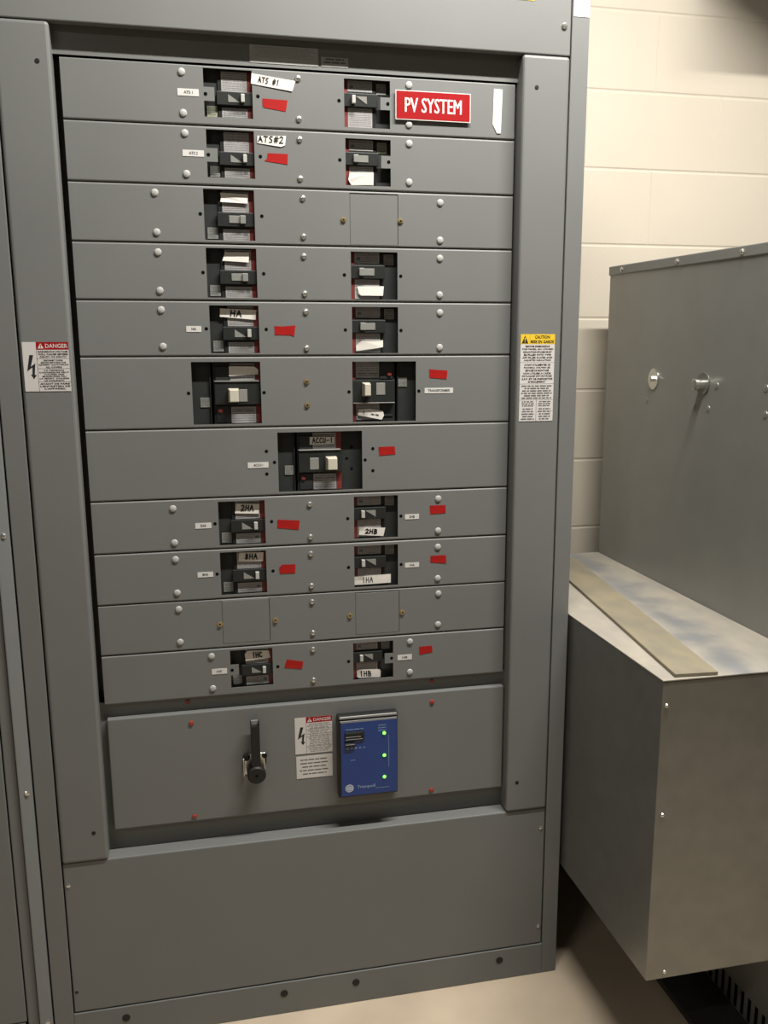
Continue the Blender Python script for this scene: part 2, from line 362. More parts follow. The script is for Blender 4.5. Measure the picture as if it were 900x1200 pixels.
hl.box(.1500, .1680, -.031, -.015, .594, .693, 'bolt').box(.1500, .1515, -.031, -.015, .693, .703, 'bolt').box(.1665, .1680, -.031, -.015, .693, .703, 'bolt').box(.1515, .1665, -.020, -.015, .693, .702, 'slot')
hl.build('switch_handle', mc, .0014, 2)

# ------------------------------------------------------------------ the neighbouring section on the left
ns = thing('switchboard', (-.62, .3, 0), 'grey switchboard section at the left edge with a pale vertical joining strip and screws', 'electrical cabinet')
def N(mb, name, bevel=0., seg=1, parent=None):
    o = mb.build(name, parent or ns, bevel, seg)
    if parent is None: o.location = (.62, -.3, 0)
    return o
N(MB().box(-.3345, -.3120, -.034, .03, 0, HGT).box(-.98, -.3400, -.034, .03, 0, .0785).box(-.98, -.94, -.034, .03, .0785, HGT), 'frame', .002, 2)
js = MB().prism([(-.2862, -.030), (-.3110, -.041), (-.3110, -.002), (-.2862, -.002)], 0, 1, 'paint2')
js.v = [(a, c, HGT*(b)) for a, b, c in js.v]
js.f = [f[::-1] for f in js.f]
jo = N(js, 'joining_strip', .003, 2)
for z in (1.1229, .5974, .0738, 1.65):
    MB().lathe((-.2965, -.0350, z), '-y', [(-.004, .0055), (.002, .0052), (.0035, .003)], 'zinc', 12).build('screw', jo)
N(MB().box(-.938, -.3372, -.034, .0, .0810, HGT-.02), 'door', .002, 2)
N(MB().box(-.98, -.30, .03, .60, .02, HGT), 'cabinet_body')

# ------------------------------------------------------------------ circuit breakers
def breaker(key, label, on=True, tagmat='tag', toplabel=True):
    a, b, c, d = CUT[key]; w_, h_ = b-a, d-c
    flip = key[-1] == 'r'
    t = thing('circuit_breaker', ((a+b)/2, .012, (c+d)/2), label, 'circuit breaker', 'circuit breakers in the switchboard', math.pi if flip else 0)
    X = lambda u: (u-.5)*w_
    Z = lambda v: (.5-v)*h_
    D = -.012                                         # local y of the cover plate front
    def box(mb, u0, u1, v0, v1, y0, y1, m): return mb.box(X(u0), X(u1), y0+D, y1+D, Z(v1), Z(v0), m)
    mb = MB(); box(mb, .33, 1.03, -.03, 1.03, .0115, .060, 'black'); box(mb, -.03, .33, -.03, 1.03, .0145, .060, 'black2')
    box(mb, .29, .33, .0, 1., .0115, .0145, 'black')
    mb.build('breaker_body', t, .0006)
    for v0, v1, lines in ((.02, .43, 5), (.77, .995, 3)):
        q = MB(); box(q, .37, .90, v0, v1, .0110, .0116, 'rating')
        for j in range(lines*2):
            v = v0+(j+1)*(v1-v0)/(lines*2+1)
            q.bars(X(.635), Z(v), w_*.48, .0011, .01095+D, 'greyink')
        if v0 > .5: box(q, .78, .86, .83, .89, .0109, .0111, 'greyink')
        q.build('rating_label', t)
    for v0, v1 in ((0, .44), (.74, 1.)): q = MB(); box(q, .905, 1.01, v0, v1, .0111, .0116, 'redstripe'); q.build('red_stripe', t)
    q = MB(); box(q, .06, .27, .74, .965, .0132, .0147, tagmat)
    for j in range(4): q.bars(X(.165), Z(.78+j*.045), w_*.16, .0016, .0131+D, 'greyink')
    q.build('trip_tag', t)
    q = MB(); box(q, .26, 1.02, .44, .725, .0048, .0116, 'black')
    q.build('handle_surround', t, .0012, 2)
    q = MB()
    if on:
        q.prism([(X(.50), Z(.66)), (X(.74), Z(.66)), (X(.50), Z(.50))], .0040+D, .005+D, 'slot')  # pale triangle: lit half of the slot put into shape and colour
        q.build('handle_slot', t)
        q = MB(); box(q, .755, .835, .495, .665, -.003, .005, 'toggle'); q.build('toggle', t, .0010, 2)
    else:
        box(q, .49, .73, .505, .655, .0036, .005, 'slot'); q.build('handle_slot', t, .0006)
        q = MB(); box(q, .71, .82, .500, .665, -.000, .005, 'slot'); q.build('toggle', t, .0010, 2)
    return t
def big_breaker(key, label, toggle, umax=1.0, tagv=.64):
    """larger frame: accessory panel on one side, ivory toggle; u runs from the accessory side"""
    a, b, c, d = CUT[key]; w_, h_ = b-a, d-c
    flip = key[-1] == 'r'
    t = thing('circuit_breaker', ((a+b)/2, .016, (c+d)/2), label, 'circuit breaker', 'circuit breakers in the switchboard', math.pi if flip else 0)
    s = .755 if key == 'r7c' else 1.0                 # the middle one shares its opening with a blank accessory panel
    X = lambda u: (u*s-.5)*w_
    Z = lambda v: (.5-v)*h_
    D = -.016
    def box(mb, u0, u1, v0, v1, y0, y1, m): return mb.box(X(u0), X(u1), y0+D, y1+D, Z(v1), Z(v0), m)
    mb = MB(); box(mb, .31, 1.02, -.02, 1.02, .0155, .06, 'black'); box(mb, .345, .55, .08, .305, .0135, .0160, 'black2'); box(mb, .345, .55, .71, .99, .0135, .0160, 'black2')
    mb.build('breaker_body', t, .0006)
    mb = MB(); box(mb, -.02, .275, -.02, 1.02, .0175, .05, 'black2'); box(mb, .255, .275, -.02, 1.02, .0135, .0175, 'black'); mb.build('accessory_module', t, .0006)
    if s < 1:
        mb = MB().box(X(1.02), X(1.0)+w_*.26, .0165+D, .05+D, -h_*.52, h_*.52, 'black2')
        for u, v in ((1.175, .29), (1.10, .48), (1.175, .66)): mb.lathe((X(u), .0165+D, Z(v)), '-y', [(0, .0032), (.0004, .0032)], 'hole', 10)
        mb.build('blank_module', t, .0006)
    for v0, v1 in ((.03, .30), (.73, .995)):
        q = MB(); box(q, .56, .925, v0, v1, .0148, .0156, 'rating')
        for j in range(6): q.bars(X(.74), Z(v0+(j+1)*(v1-v0)/7), w_*s*.33, .0014, .01475+D, 'greyink')
        for k in range(2): q.add([(X(.58+.18*k), .01470+D, Z(v0+.06)), (X(.72+.18*k), .01470+D, Z(v0+.06)), (X(.72+.18*k), .01470+D, Z(v0+.075)), (X(.58+.18*k), .01470+D, Z(v0+.075))], [(0, 1, 2, 3)], 'greyink')
        q.build('rating_label', t)
    for v0, v1 in ((0, .31), (.70, 1.)): q = MB(); box(q, .93, 1.01, v0, v1, .0148, .0156, 'redstripe'); q.build('red_stripe', t)
    q = MB().lathe((X(.40), .0135+D, Z(.79)), '-y', [(0, .0050), (.002, .0048), (.0028, .003)], 'redstripe', 14); q.build('trip_button', t)
    q = MB(); box(q, .115, .255, .575, .73, .0160, .0177, 'tag')
    for j in range(4): q.bars(X(.185), Z(.60+j*.033), w_*s*.10, .0016, .0159+D, 'greyink')
    q.build('trip_tag', t)
    q = MB(); box(q, .325, 1.01, .315, .69, .0060, .0156, 'black'); box(q, .325, .985, .305, .32, .0035, .0156, 'slot'); q.build('handle_surround', t, .0010, 2)
    t0, t1, s0, s1 = toggle                            # the toggle and the slot it has left open
    q = MB(); box(q, s0, s1, .445, .645, .0050, .0070, 'slot'); q.build('handle_slot', t, .0005)
    q = MB(); k0, k1, v0, v1 = X(t0), X(t1), Z(.655), Z(.425); y0, y1 = -.016+D, .0060+D; e = .0022
    q.add([(k0+e, y0, v0+e), (k1-e, y0, v0+e), (k1, y1, v0), (k0, y1, v0), (k0+e, y0, v1-e), (k1-e, y0, v1-e), (k1, y1, v1), (k0, y1, v1)],
          [(0, 3, 2, 1), (4, 5, 6, 7), (0, 1, 5, 4), (1, 2, 6, 5), (2, 3, 7, 6), (3, 0, 4, 7)], 'cream')
    q.build('toggle', t, .0012, 2)
    return t
breaker('r1l', 'black circuit breaker in the top row, left opening, next to the ATS #1 tape', tagmat='tagg')
breaker('r1r', 'black circuit breaker in the top row, left of the red PV SYSTEM sign')
breaker('r2l', 'black circuit breaker in the second row, left opening, next to the ATS#2 tape')
breaker('r2r', 'black circuit breaker in the second row, right opening, blank white tape at its foot', on=False, tagmat='tagg')
breaker('r3l', 'black circuit breaker alone in the third row with a blank white tape across its top', on=False)
breaker('r4l', 'black circuit breaker in the fourth row, left opening, blank white tape across its top', on=False)
breaker('r4r', 'black circuit breaker in the fourth row, right opening, blank white tape at its foot', on=False)
breaker('r5l', 'black circuit breaker in the fifth row under the white tape lettered HA')
breaker('r5r', 'black circuit breaker in the fifth row, right opening, slanting blank tape at foot', on=False)
big_breaker('r6l', 'wide black breaker with ivory toggle in the sixth row, left opening, blank tape on top', (.515, .675, .675, .80))
big_breaker('r6r', 'wide black breaker with ivory toggle in the sixth row, right opening, beside the TRANSFORMER label', (.72, .845, .48, .62))
big_breaker('r7c', 'widest black breaker with ivory toggle, alone in the middle opening of the seventh row', (.745, .925, .50, .64))
breaker('r8l', 'black circuit breaker in the eighth row under the white tape lettered 2HA')
breaker('r8r', 'black circuit breaker in the eighth row above the white tape lettered 2HB')
breaker('r9l', 'black circuit breaker in the ninth row under the white tape lettered 8HA')
breaker('r9r', 'black circuit breaker in the ninth row above the white tape lettered 1HA')
breaker('r11l', 'black circuit breaker in the bottom row under the white tape lettered 1HC')
breaker('r11r', 'black circuit breaker in the bottom row above the white tape lettered 1HB')

# ------------------------------------------------------------------ tapes with handwriting
PEN = {'A': [[(0, 0), (.45, 1), (.95, 0)], [(.2, .4), (.75, .42)]], 'T': [[(0, 1), (1, .95)], [(.5, 1), (.45, 0)]], 'S': [[(.85, .95), (.3, 1), (.15, .7), (.75, .4), (.7, .08), (.1, .02)]],
  '#': [[(.35, 1), (.2, 0)], [(.75, 1), (.6, 0)], [(0, .65), (1, .7)], [(0, .3), (.95, .35)]], '1': [[(.35, .8), (.55, 1), (.5, 0)]], '2': [[(.05, .8), (.4, 1), (.8, .8), (.6, .45), (.05, 0), (.95, .05)]],
  'H': [[(.1, 1), (.05, 0)], [(.85, 1), (.85, 0)], [(.05, .5), (.85, .5)]], 'B': [[(.1, 0), (.12, 1), (.7, .9), (.7, .6), (.15, .5), (.85, .4), (.8, .05), (.1, 0)]], 'C': [[(.9, .85), (.5, 1), (.1, .6), (.15, .15), (.55, 0), (.95, .15)]],
  '8': [[(.5, .5), (.15, .75), (.45, 1), (.8, .78), (.5, .5), (.1, .22), (.45, 0), (.85, .25), (.5, .5)]], 'U': [[(.1, .95), (.1, .2), (.45, 0), (.8, .2), (.85, 1)]], '-': [[(.1, .45), (.9, .5)]],
  'c': [[(.85, .6), (.4, .7), (.1, .35), (.4, 0), (.9, .1)]], '~': [[(0, .2), (.2, .6), (.35, .2), (.5, .55), (.6, .15), (.75, .5), (.9, .2), (1, .5)]], ' ': []}
def tape(name, poly, y, m, label, cat, group, text=None, quad=None, span=(.12, .88, .22, .8), th=.0015, curl=None):
    curl = [c*.3 for c in curl] if (curl and text) else curl
    n = len(poly); cx = sum(p[0] for p in poly)/n; cz = sum(p[1] for p in poly)/n
    mb = MB(); dy = [c*.0006 for c in (curl or [0]*n)]
    mb.prism([(a-cx, b-cz) for a, b in poly], 0, .0004, m, dy)
    if text:
        qd = quad or poly[:4]                          # corners tl, tr, br, bl
        def fn(u, v):
            top = (qd[0][0]*(1-u)+qd[1][0]*u, qd[0][1]*(1-u)+qd[1][1]*u); bot = (qd[3][0]*(1-u)+qd[2][0]*u, qd[3][1]*(1-u)+qd[2][1]*u)
            return (top[0]*v+bot[0]*(1-v)-cx, -.0004+min(dy+[0]), top[1]*v+bot[1]*(1-v)-cz)
        u0, u1, v0, v1 = span; k = (u1-u0)/len(text)
        for i, ch in enumerate(text):
            for st in PEN[ch]: mb.stroke([(u0+k*(i+.08+.76*p[0]), v0+(v1-v0)*p[1]) for p in st], th, fn)
    o = mb.build(name, loc=(cx, y, cz))
    return tag(o, label, cat, group)
WG = 'white paper tapes on the switchboard'
tape('tape_label', [(.1975, 1.9655), (.2784, 1.9564), (.2720, 1.9380), (.1958, 1.9476)], -.0012, 'tape', 'long white tape handwritten ATS #1, slanting beside the top left breaker', 'tape label', WG, 'ATS #1', span=(.16, .66, .28, .80), th=.0012, curl=[0, 0, -3, 0])
tape('tape_label', [(.2043, 1.8575), (.2583, 1.8594), (.2559, 1.8424), (.2480, 1.8395), (.2039, 1.8446)], -.0012, 'tape', 'white tape handwritten ATS#2, on the second row above a red tape', 'tape label', WG, 'ATS#2', quad=[(.2043, 1.8575), (.2583, 1.8594), (.2559, 1.8410), (.2039, 1.8440)], span=(.03, .95, .25, .92), th=.0014, curl=[0, 0, -2, -2, 0])
tape('tape_label', [(.1322, 1.7553), (.1839, 1.7540), (.1827, 1.7370), (.1319, 1.7385), (.1335, 1.7470)], .0085, 'tape', 'blank white tape on the lone breaker of the third row', 'tape label', WG, curl=[-1, -1, -3, -2, 0])
tape('tape_label', [(.1377, 1.6499), (.1400, 1.6475), (.1826, 1.6478), (.1812, 1.6291), (.1315, 1.6315)], .0085, 'tape', 'blank white tape with a torn left corner on the left breaker of the fourth row', 'tape label', WG, curl=[0, 0, -1, -3, -2])
tape('tape_label', [(.1233, 1.5429), (.1931, 1.5401), (.1908, 1.5215), (.1224, 1.5272)], .0085, 'tape', 'white tape handwritten HA on the left breaker of the fifth row', 'tape label', WG, 'HA', span=(.28, .62, .22, .82), th=.0019, curl=[0, 0, -2, 0])
tape('tape_label', [(.3808, 1.8006), (.4279, 1.8014), (.4277, 1.7787), (.3838, 1.7772), (.3776, 1.7871)], .0085, 'tape', 'blank rounded white tape at the foot of the right breaker in the second row', 'tape label', WG, curl=[-2, -2, 0, 0, -3])
tape('tape_label', [(.3932, 1.5871), (.4473, 1.5877), (.4452, 1.5692), (.4000, 1.5695), (.3953, 1.5730)], .0085, 'tape', 'blank white tape at the foot of the right breaker in the fourth row', 'tape label', WG, curl=[0, 0, -2, -2, 0])
tape('tape_label', [(.3895, 1.4721), (.4012, 1.4810), (.4447, 1.4822), (.4446, 1.4687), (.4115, 1.4633), (.3893, 1.4613)], .0085, 'tape', 'blank slanting white tape at the foot of the right breaker in the fifth row', 'tape label', WG, curl=[0, -1, -1, -3, 0, 0])
tape('tape_label', [(.1363, 1.4326), (.1850, 1.4318), (.1926, 1.4260), (.1926, 1.4165), (.1355, 1.4133)], .0120, 'tape', 'blank white tape on top of the wide left breaker in the sixth row', 'tape label', WG, curl=[0, -1, -2, 0, 0])
tape('tape_label', [(.3938, 1.3439), (.4163, 1.3454), (.4441, 1.3401), (.4471, 1.3313), (.4420, 1.3222), (.3922, 1.3323)], .0120, 'tape', 'white tape with a faint handwritten scribble on the wide right breaker of the sixth row', 'tape label', WG, '1 ~~', quad=[(.3938, 1.3449), (.4441, 1.3401), (.4440, 1.3222), (.3922, 1.3323)], span=(.14, .86, .30, .74), th=.0007, curl=[0, 0, -2, -2, -1, 0])
tape('tape_label', [(.2925, 1.2902), (.3426, 1.2890), (.3424, 1.2751), (.2921, 1.2744)], .0120, 'tape', 'white tape handwritten ACCU-1 on the middle breaker of the seventh row', 'tape label', WG, 'ACCU-1', span=(.1, .96, .2, .88), th=.0016)
tape('tape_label', [(.1403, 1.1600), (.1862, 1.1571), (.1850, 1.1371), (.1366, 1.1399)], .0085, 'tape', 'white tape handwritten 2HA on the left breaker of the eighth row', 'tape label', WG, '2HA', span=(.22, .78, .30, .85), th=.0018, curl=[0, -1, -2, 0])
tape('tape_label', [(.3923, 1.0996), (.4476, 1.0959), (.4433, 1.0782), (.3910, 1.0829)], .0085, 'tape', 'white tape handwritten 2HB on the right breaker of the eighth row', 'tape label', WG, '2HB', span=(.24, .74, .25, .78), th=.0020)
tape('tape_label', [(.1420, 1.0583), (.1915, 1.0566), (.1900, 1.0382), (.1399, 1.0391)], .0085, 'tape', 'white tape handwritten 8HA on the left breaker of the ninth row', 'tape label', WG, '8HA', span=(.24, .78, .25, .82), th=.0018, curl=[0, -1, -2, 0])
tape('tape_label', [(.3805, .9930), (.4590, .9948), (.4589, .9758), (.3803, .9751)], .0085, 'tape', 'wide white tape handwritten 1HA on the right breaker of the ninth row', 'tape label', WG, '1HA', span=(.2, .52, .22, .85), th=.0012)
tape('tape_label', [(.1456, .8403), (.1522, .8476), (.1956, .8443), (.1985, .8284), (.1472, .8252)], .0085, 'tape', 'white tape handwritten 1HC on the left breaker of the bottom row', 'tape label', WG, '1HC', quad=[(.1456, .8476), (.1970, .8443), (.1985, .8284), (.1472, .8252)], span=(.28, .70, .25, .82), th=.0020, curl=[-2, 0, 0, -2, -1])
tape('tape_label', [(.3834, .7835), (.3870, .7860), (.4330, .7830), (.4360, .7790), (.4350, .7653), (.3870, .7670), (.3834, .7710)], .0085, 'tape', 'rounded white tape handwritten 1HB on the right breaker of the bottom row', 'tape label', WG, '1HB', quad=[(.3834, .7855), (.4351, .7827), (.4360, .7653), (.3844, .7680)], span=(.10, .62, .2, .84), th=.0017)
tape('tape_strip', [(.6678, 1.9639), (.6856, 1.9634), (.6832, 1.8826), (.6754, 1.8823), (.6664, 1.8991)], -.0010, 'tape', 'blank upright strip of white tape right of the PV SYSTEM sign', 'tape', WG, curl=[0, 0, -1, -1, 0])
RG = 'red tape pieces on the switchboard'
RED = [([(.2163, 1.9233), (.2628, 1.9221), (.2591, 1.9023), (.2180, 1.9075), (.2159, 1.9110)], 'red tape piece on the top row below the ATS #1 tape'),
 ([(.2230, 1.8275), (.2611, 1.8274), (.2598, 1.8085), (.2165, 1.8136), (.2215, 1.8175)], 'red tape with torn left end on the second row below the ATS#2 tape'),
 ([(.2262, 1.5097), (.2400, 1.5088), (.2674, 1.5109), (.2644, 1.4897), (.2560, 1.4925), (.2265, 1.4929)], 'red tape piece on the fifth row right of the HA breaker'),
 ([(.5393, 1.4240), (.5776, 1.4211), (.5780, 1.4160), (.5761, 1.4038), (.5399, 1.4070)], 'red tape piece on the sixth row above the TRANSFORMER label'),
 ([(.4323, 1.2674), (.4663, 1.2681), (.4680, 1.2517), (.4338, 1.2498)], 'red tape piece on the seventh row right of the widest breaker'),
 ([(.2212, 1.1248), (.2663, 1.1210), (.2641, 1.1020), (.2207, 1.1074)], 'red tape piece on the eighth row right of the 2HA breaker'),
 ([(.5419, 1.1409), (.5764, 1.1406), (.5766, 1.1236), (.5431, 1.1223)], 'red tape piece on the eighth row at the far right below a white cap'),
 ([(.2217, 1.0242), (.2283, 1.0300), (.2554, 1.0294), (.2544, 1.0107), (.2231, 1.0109)], 'red tape piece on the ninth row right of the 8HA breaker'),
 ([(.5441, 1.0319), (.5784, 1.0318), (.5786, 1.0134), (.5436, 1.0179)], 'red tape piece on the ninth row at the far right below a white cap'),
 ([(.2323, .8246), (.2669, .8173), (.2635, .8008), (.2265, .8067)], 'slanting red tape piece on the bottom row right of the 1HC breaker'),
 ([(.5195, .8305), (.5483, .8312), (.5495, .8163), (.5202, .8125)], 'red tape piece on the bottom row right of the 1HB breaker')]
for q, lb in RED: tape('red_tape', q, -.0007, 'red', lb, 'tape', RG)

# ------------------------------------------------------------------ printed labels and signs
PG = 'small printed labels on the cover plates'
for s_, x, z, w_, h_, lb in [('ATS 1', .0813, 1.9267, .0382, .0123, 'on the top row left of its left breaker'), ('ATS 2', .0857, 1.822, .039, .0112, 'on the second row left of its left breaker'), ('HA', .072, 1.5039, .0283, .0112, 'on the fifth row left of its left breaker'),
   ('TRANSFORMER', .5601, 1.3808, .0607, .011, 'on the sixth row below a red tape'), ('ACCU-1', .1858, 1.2377, .0411, .0112, 'on the seventh row left of the widest breaker'), ('2HA', .0728, 1.119, .0317, .0114, 'on the eighth row left of its left breaker'),
   ('2HB', .5032, 1.1188, .0305, .0108, 'on the eighth row right of its right breaker'), ('8HA', .0725, 1.018, .0311, .0108, 'on the ninth row left of its left breaker'), ('1HA', .5033, 1.0142, .0309, .0104, 'on the ninth row right of its right breaker'),
   ('1HC', .0921, .8099, .0312, .0119, 'on the bottom row left of its left breaker'), ('1HB', .4871, .8092, .0319, .0119, 'on the bottom row right of its right breaker')]:
    mb = MB().box(-w_/2, w_/2, 0, .0005, -h_/2, h_/2, 'white').text(s_, 0, 0, min(.0024*len(s_)+.004, w_*.8) if len(s_) < 8 else w_*.78, .0052, -.0002, 'ink', .02)
    tag(mb.build('printed_label', loc=(x, -.0007, z)), 'small white printed label %s %s' % (s_, lb), 'label', PG)
mb = MB().box(-.0751, .0751, 0, .0015, -.0264, .0264, 'white').box(-.0735, .0735, -.0003, .0005, -.0248, .0248, 'signred')
for k, dx in enumerate((-.0006, 0, .0006)): mb.text('PV SYSTEM', dx, .0005, .1125, .0265, -.0006-.00004*k, 'white')
pv = mb.build('sign', loc=(.5442, -.0052, 1.9246)); pv.rotation_euler = (0, 0, 0)
tag(pv, 'red sign reading PV SYSTEM in white letters on the top row', 'sign')

def lines(mb, x0, x1, ztop, zbot, texts, y, m='greyink', fill=.72, wid=None, frame=None):
    n = len(texts); st = (ztop-zbot)/n; L = max([len(t) for t in texts if t] or [1])
    for i, t in enumerate(texts):
        z = ztop-st*(i+.5); w_ = (x1-x0)*(min(1., max(.55, len(t)/L)) if t else random.uniform(.75, 1))
        if t: mb.text(t, (x0+x1)/2, z, w_, st*fill*.8, y, m, .03, frame=frame)
        else: mb.bars((x0+x1)/2, z, w_, st*fill*.6, y, m, frame=frame)
def bolt_arrow(mb, x0, x1, z0, z1, y):
    p = lambda u, v: (x0+(x1-x0)*u, z0+(z1-z0)*v)
    for q in ([(.38, 1), (.80, 1), (.45, .52), (.02, .33)], [(.02, .33), (.45, .52), (.95, .66), (.62, .50)], [(.95, .68), (.62, .52), (.56, .18), (.80, .18)], [(.40, .20), (1.0, .17), (.70, 0)]):
        a2 = sum(q[i][0]*q[(i+1) % len(q)][1]-q[(i+1) % len(q)][0]*q[i][1] for i in range(len(q)))
        q = q if a2 > 0 else q[::-1]
        mb.add([(p(*k)[0], y, p(*k)[1]) for k in q], [tuple(range(len(q)))], 'ink')
def tri(mb, cx, cz, w_, h_, y, m, m2):
    mb.add([(cx-w_/2, y, cz-h_/2), (cx+w_/2, y, cz-h_/2), (cx, y, cz+h_/2)], [(0, 1, 2)], m)
    mb.add([(cx-w_*.06, y-.0001, cz-h_*.18), (cx+w_*.06, y-.0001, cz-h_*.18), (cx+w_*.09, y-.0001, cz+h_*.2), (cx-w_*.09, y-.0001, cz+h_*.2)], [(0, 1, 2, 3)], m2)
    mb.add([(cx-w_*.06, y-.0001, cz-h_*.4), (cx+w_*.06, y-.0001, cz-h_*.4), (cx+w_*.06, y-.0001, cz-h_*.27), (cx-w_*.06, y-.0001, cz-h_*.27)], [(0, 1, 2, 3)], m2)
def rule(mb, x0, x1, z0, z1, y, m='greyink'): mb.add([(x0, y, z0), (x1, y, z0), (x1, y, z1), (x0, y, z1)], [(0, 1, 2, 3)], m)
def danger(loc, w_, h_, label, txt, ink):
    mb = MB().box(-w_/2, w_/2, 0, .0005, -h_/2, h_/2, 'label')
    xs = -w_/2+w_*.30; top = h_/2-h_*.155
    mb.box(xs, w_/2, -.0001, .0003, top, h_/2, 'signred')
    tri(mb, xs+w_*.10, (top+h_/2)/2, w_*.13, h_*.105, -.0003, 'white', 'signred')
    mb.text('DANGER', xs+w_*.44, (top+h_/2)/2, w_*.48, h_*.085, -.0003, 'white', .01)
    rule(mb, xs, xs+w_*.008, -h_/2, top, -.0002)
    bolt_arrow(mb, -w_/2+w_*.07, -w_/2+w_*.27, -h_*.25, h_*.24, -.0003)
    a = [(top, h_*.175, txt[0]), (h_*.165, -h_*.03, txt[1]), (-h_*.04, -h_*.30, txt[2]), (-h_*.31, -h_*.47, txt[3])]
    for k, (zt, zb, tx) in enumerate(a):
        lines(mb, xs+w_*.03, w_/2-w_*.02, zt-h_*.012, zb, tx, -.0003, ink, .85)
        if k: rule(mb, xs, w_/2, zt+h_*.001, zt+h_*.007, -.0002)
    return tag(mb.build('danger_sticker', loc=loc), label, 'sticker')
D1 = (['HAZARDOUS VOLTAGE', 'WILL CAUSE SEVERE', 'INJURY OR DEATH'], ['DISCONNECT POWER', 'BEFORE SERVICING THIS', 'EQUIPMENT. ALWAYS REPLACE', 'ALL COVERS'], ['LA TENSION', 'DANGEREUSE PEUT', 'CAUSER DES', 'BLESSURES OU', 'LA MORT. COUPER', 'LE COURANT'], ['AVANT DE FAIRE', "L'ENTRETIEN DE", "L'APPAREIL"])
danger((-.1963, -.0333, 1.4354), .0803, .0892, 'white DANGER sticker with red header and lightning arrow on the left side trim', D1, 'ink')
D2 = ([''] * 3, [''] * 4, [''] * 5, [''] * 3)
danger((.2847, -.0048, .6512), .0805, .0832, 'white DANGER sticker with lightning arrow between the switch handle and the blue unit', D2, 'faint')
mb = MB().box(-.0392, .0392, 0, .0005, -.0258, .0258, 'label'); lines(mb, -.034, .034, .021, -.020, [''] * 5, -.0002, 'greyink', .5)
tag(mb.build('instruction_sticker', loc=(.2852, -.0048, .5785)), 'plain white sticker of five text lines below the DANGER sticker beside the blue unit', 'sticker')
# caution sticker on the right trim
w_, h_ = .0745, .1775
mb = MB().box(-w_/2, w_/2, 0, .0005, -h_/2, h_/2, 'label'); top = h_/2-h_*.112
mb.box(-w_/2, w_/2, -.0001, .0003, top, h_/2, 'yellow')
tri(mb, -w_*.375, (top+h_/2)/2-.0005, w_*.19, h_*.09, -.0003, 'ink', 'yellow'); rule(mb, -w_*.235, -w_*.23, top, h_/2, -.0002)
mb.text('CAUTION', w_*.13, h_/2-h_*.032, w_*.44, h_*.036, -.0003, 'ink', .03).text('MISE EN GARDE', w_*.13, h_/2-h_*.085, w_*.68, h_*.036, -.0003, 'ink', .03)
T1 = ['BEFORE ENERGIZING', 'THIS PANEL, ALL UNUSED', 'MOUNTING SPACES MUST', 'BE FILLED WITH TYPE', 'AFP FILLER PLATES AND', 'ADJUSTED INSULATORS']
T2 = ["AVANT D'ALIMENTER CE", 'PANNEAU, COUVRIR LES', 'ESPACES DE MONTAGE', "NON UTILISES A L'AIDE", 'DE PLAQUES OBTURATRICES', 'A.F.P. ET DE DISPOSITIFS', "D'ISOLEMENT"]
y0 = top
for tx, fr_ in ((T1, .21), (T2, .245), ([''] * 6, .185)):
    lines(mb, -w_*.46, w_*.46, y0-h_*.01, y0-h_*fr_+h_*.008, tx, -.0003, 'ink' if tx[0] else 'greyink', .8); y0 -= h_*fr_; rule(mb, -w_/2, w_/2, y0, y0+.0005, -.0002, 'faint')
for sx in (-.25, .25):
    lines(mb, w_*(sx-.2), w_*(sx+.2), y0-h_*.008, y0-h_*.08, [''] * 3, -.0003, 'greyink'); lines(mb, w_*(sx-.2), w_*(sx+.2), y0-h_*.09, -h_/2+h_*.012, [''] * 5, -.0003, 'greyink')
rule(mb, -.0004, .0004, -h_/2, y0, -.0002, 'greyink')
tag(mb.build('caution_sticker', loc=(.7611, -.0333, 1.4054)), 'tall sticker with yellow CAUTION header on the right side trim', 'sticker')
mb = MB().box(-.0635, .0635, 0, .0005, -.0155, .0155, 'labelgrey'); lines(mb, -.060, .060, .013, -.006, [''] * 5, -.0002, 'faint', .8)
tag(mb.build('rating_sticker', loc=(.2583, -.0028, 1.9990)), 'long white rating sticker in the recess above the top row', 'sticker')
mb = MB().box(-.0257, .0257, 0, .0005, -.0085, .0085, 'labelgrey'); lines(mb, -.023, .023, .0075, -.0035, [''] * 2, -.0002, 'greyink', .9)
tag(mb.build('serial_sticker', loc=(.3529, -.0028, 1.9925)), 'short white sticker in the recess above the top row, right of the long one', 'sticker')
mb = MB().box(-.0165, .0165, 0, .0005, -.030, .030, 'white')
for t_, z, ww in (('LIFTING', .024, .026), ('LUGS ARE', .014, .026), ('IN THE', -.004, .016), ('SECTION', -.0145, .022)):
    if z < 0.02: mb.text(t_, 0, z, ww, .0060, -.0002, 'greyink')
tag(mb.build('post_sticker', loc=(.8342, YF-.0007, 2.1255)), 'white sticker at the top of the right corner post, ending IN THE SECTION', 'sticker')
tag(MB().box(-.019, .019, 0, .0005, -.015, .015, 'yellow').build('yellow_sticker', loc=(.7176, YF-.0007, 2.1322)), 'bright yellow sticker on the header panel at the top edge of the picture', 'sticker')

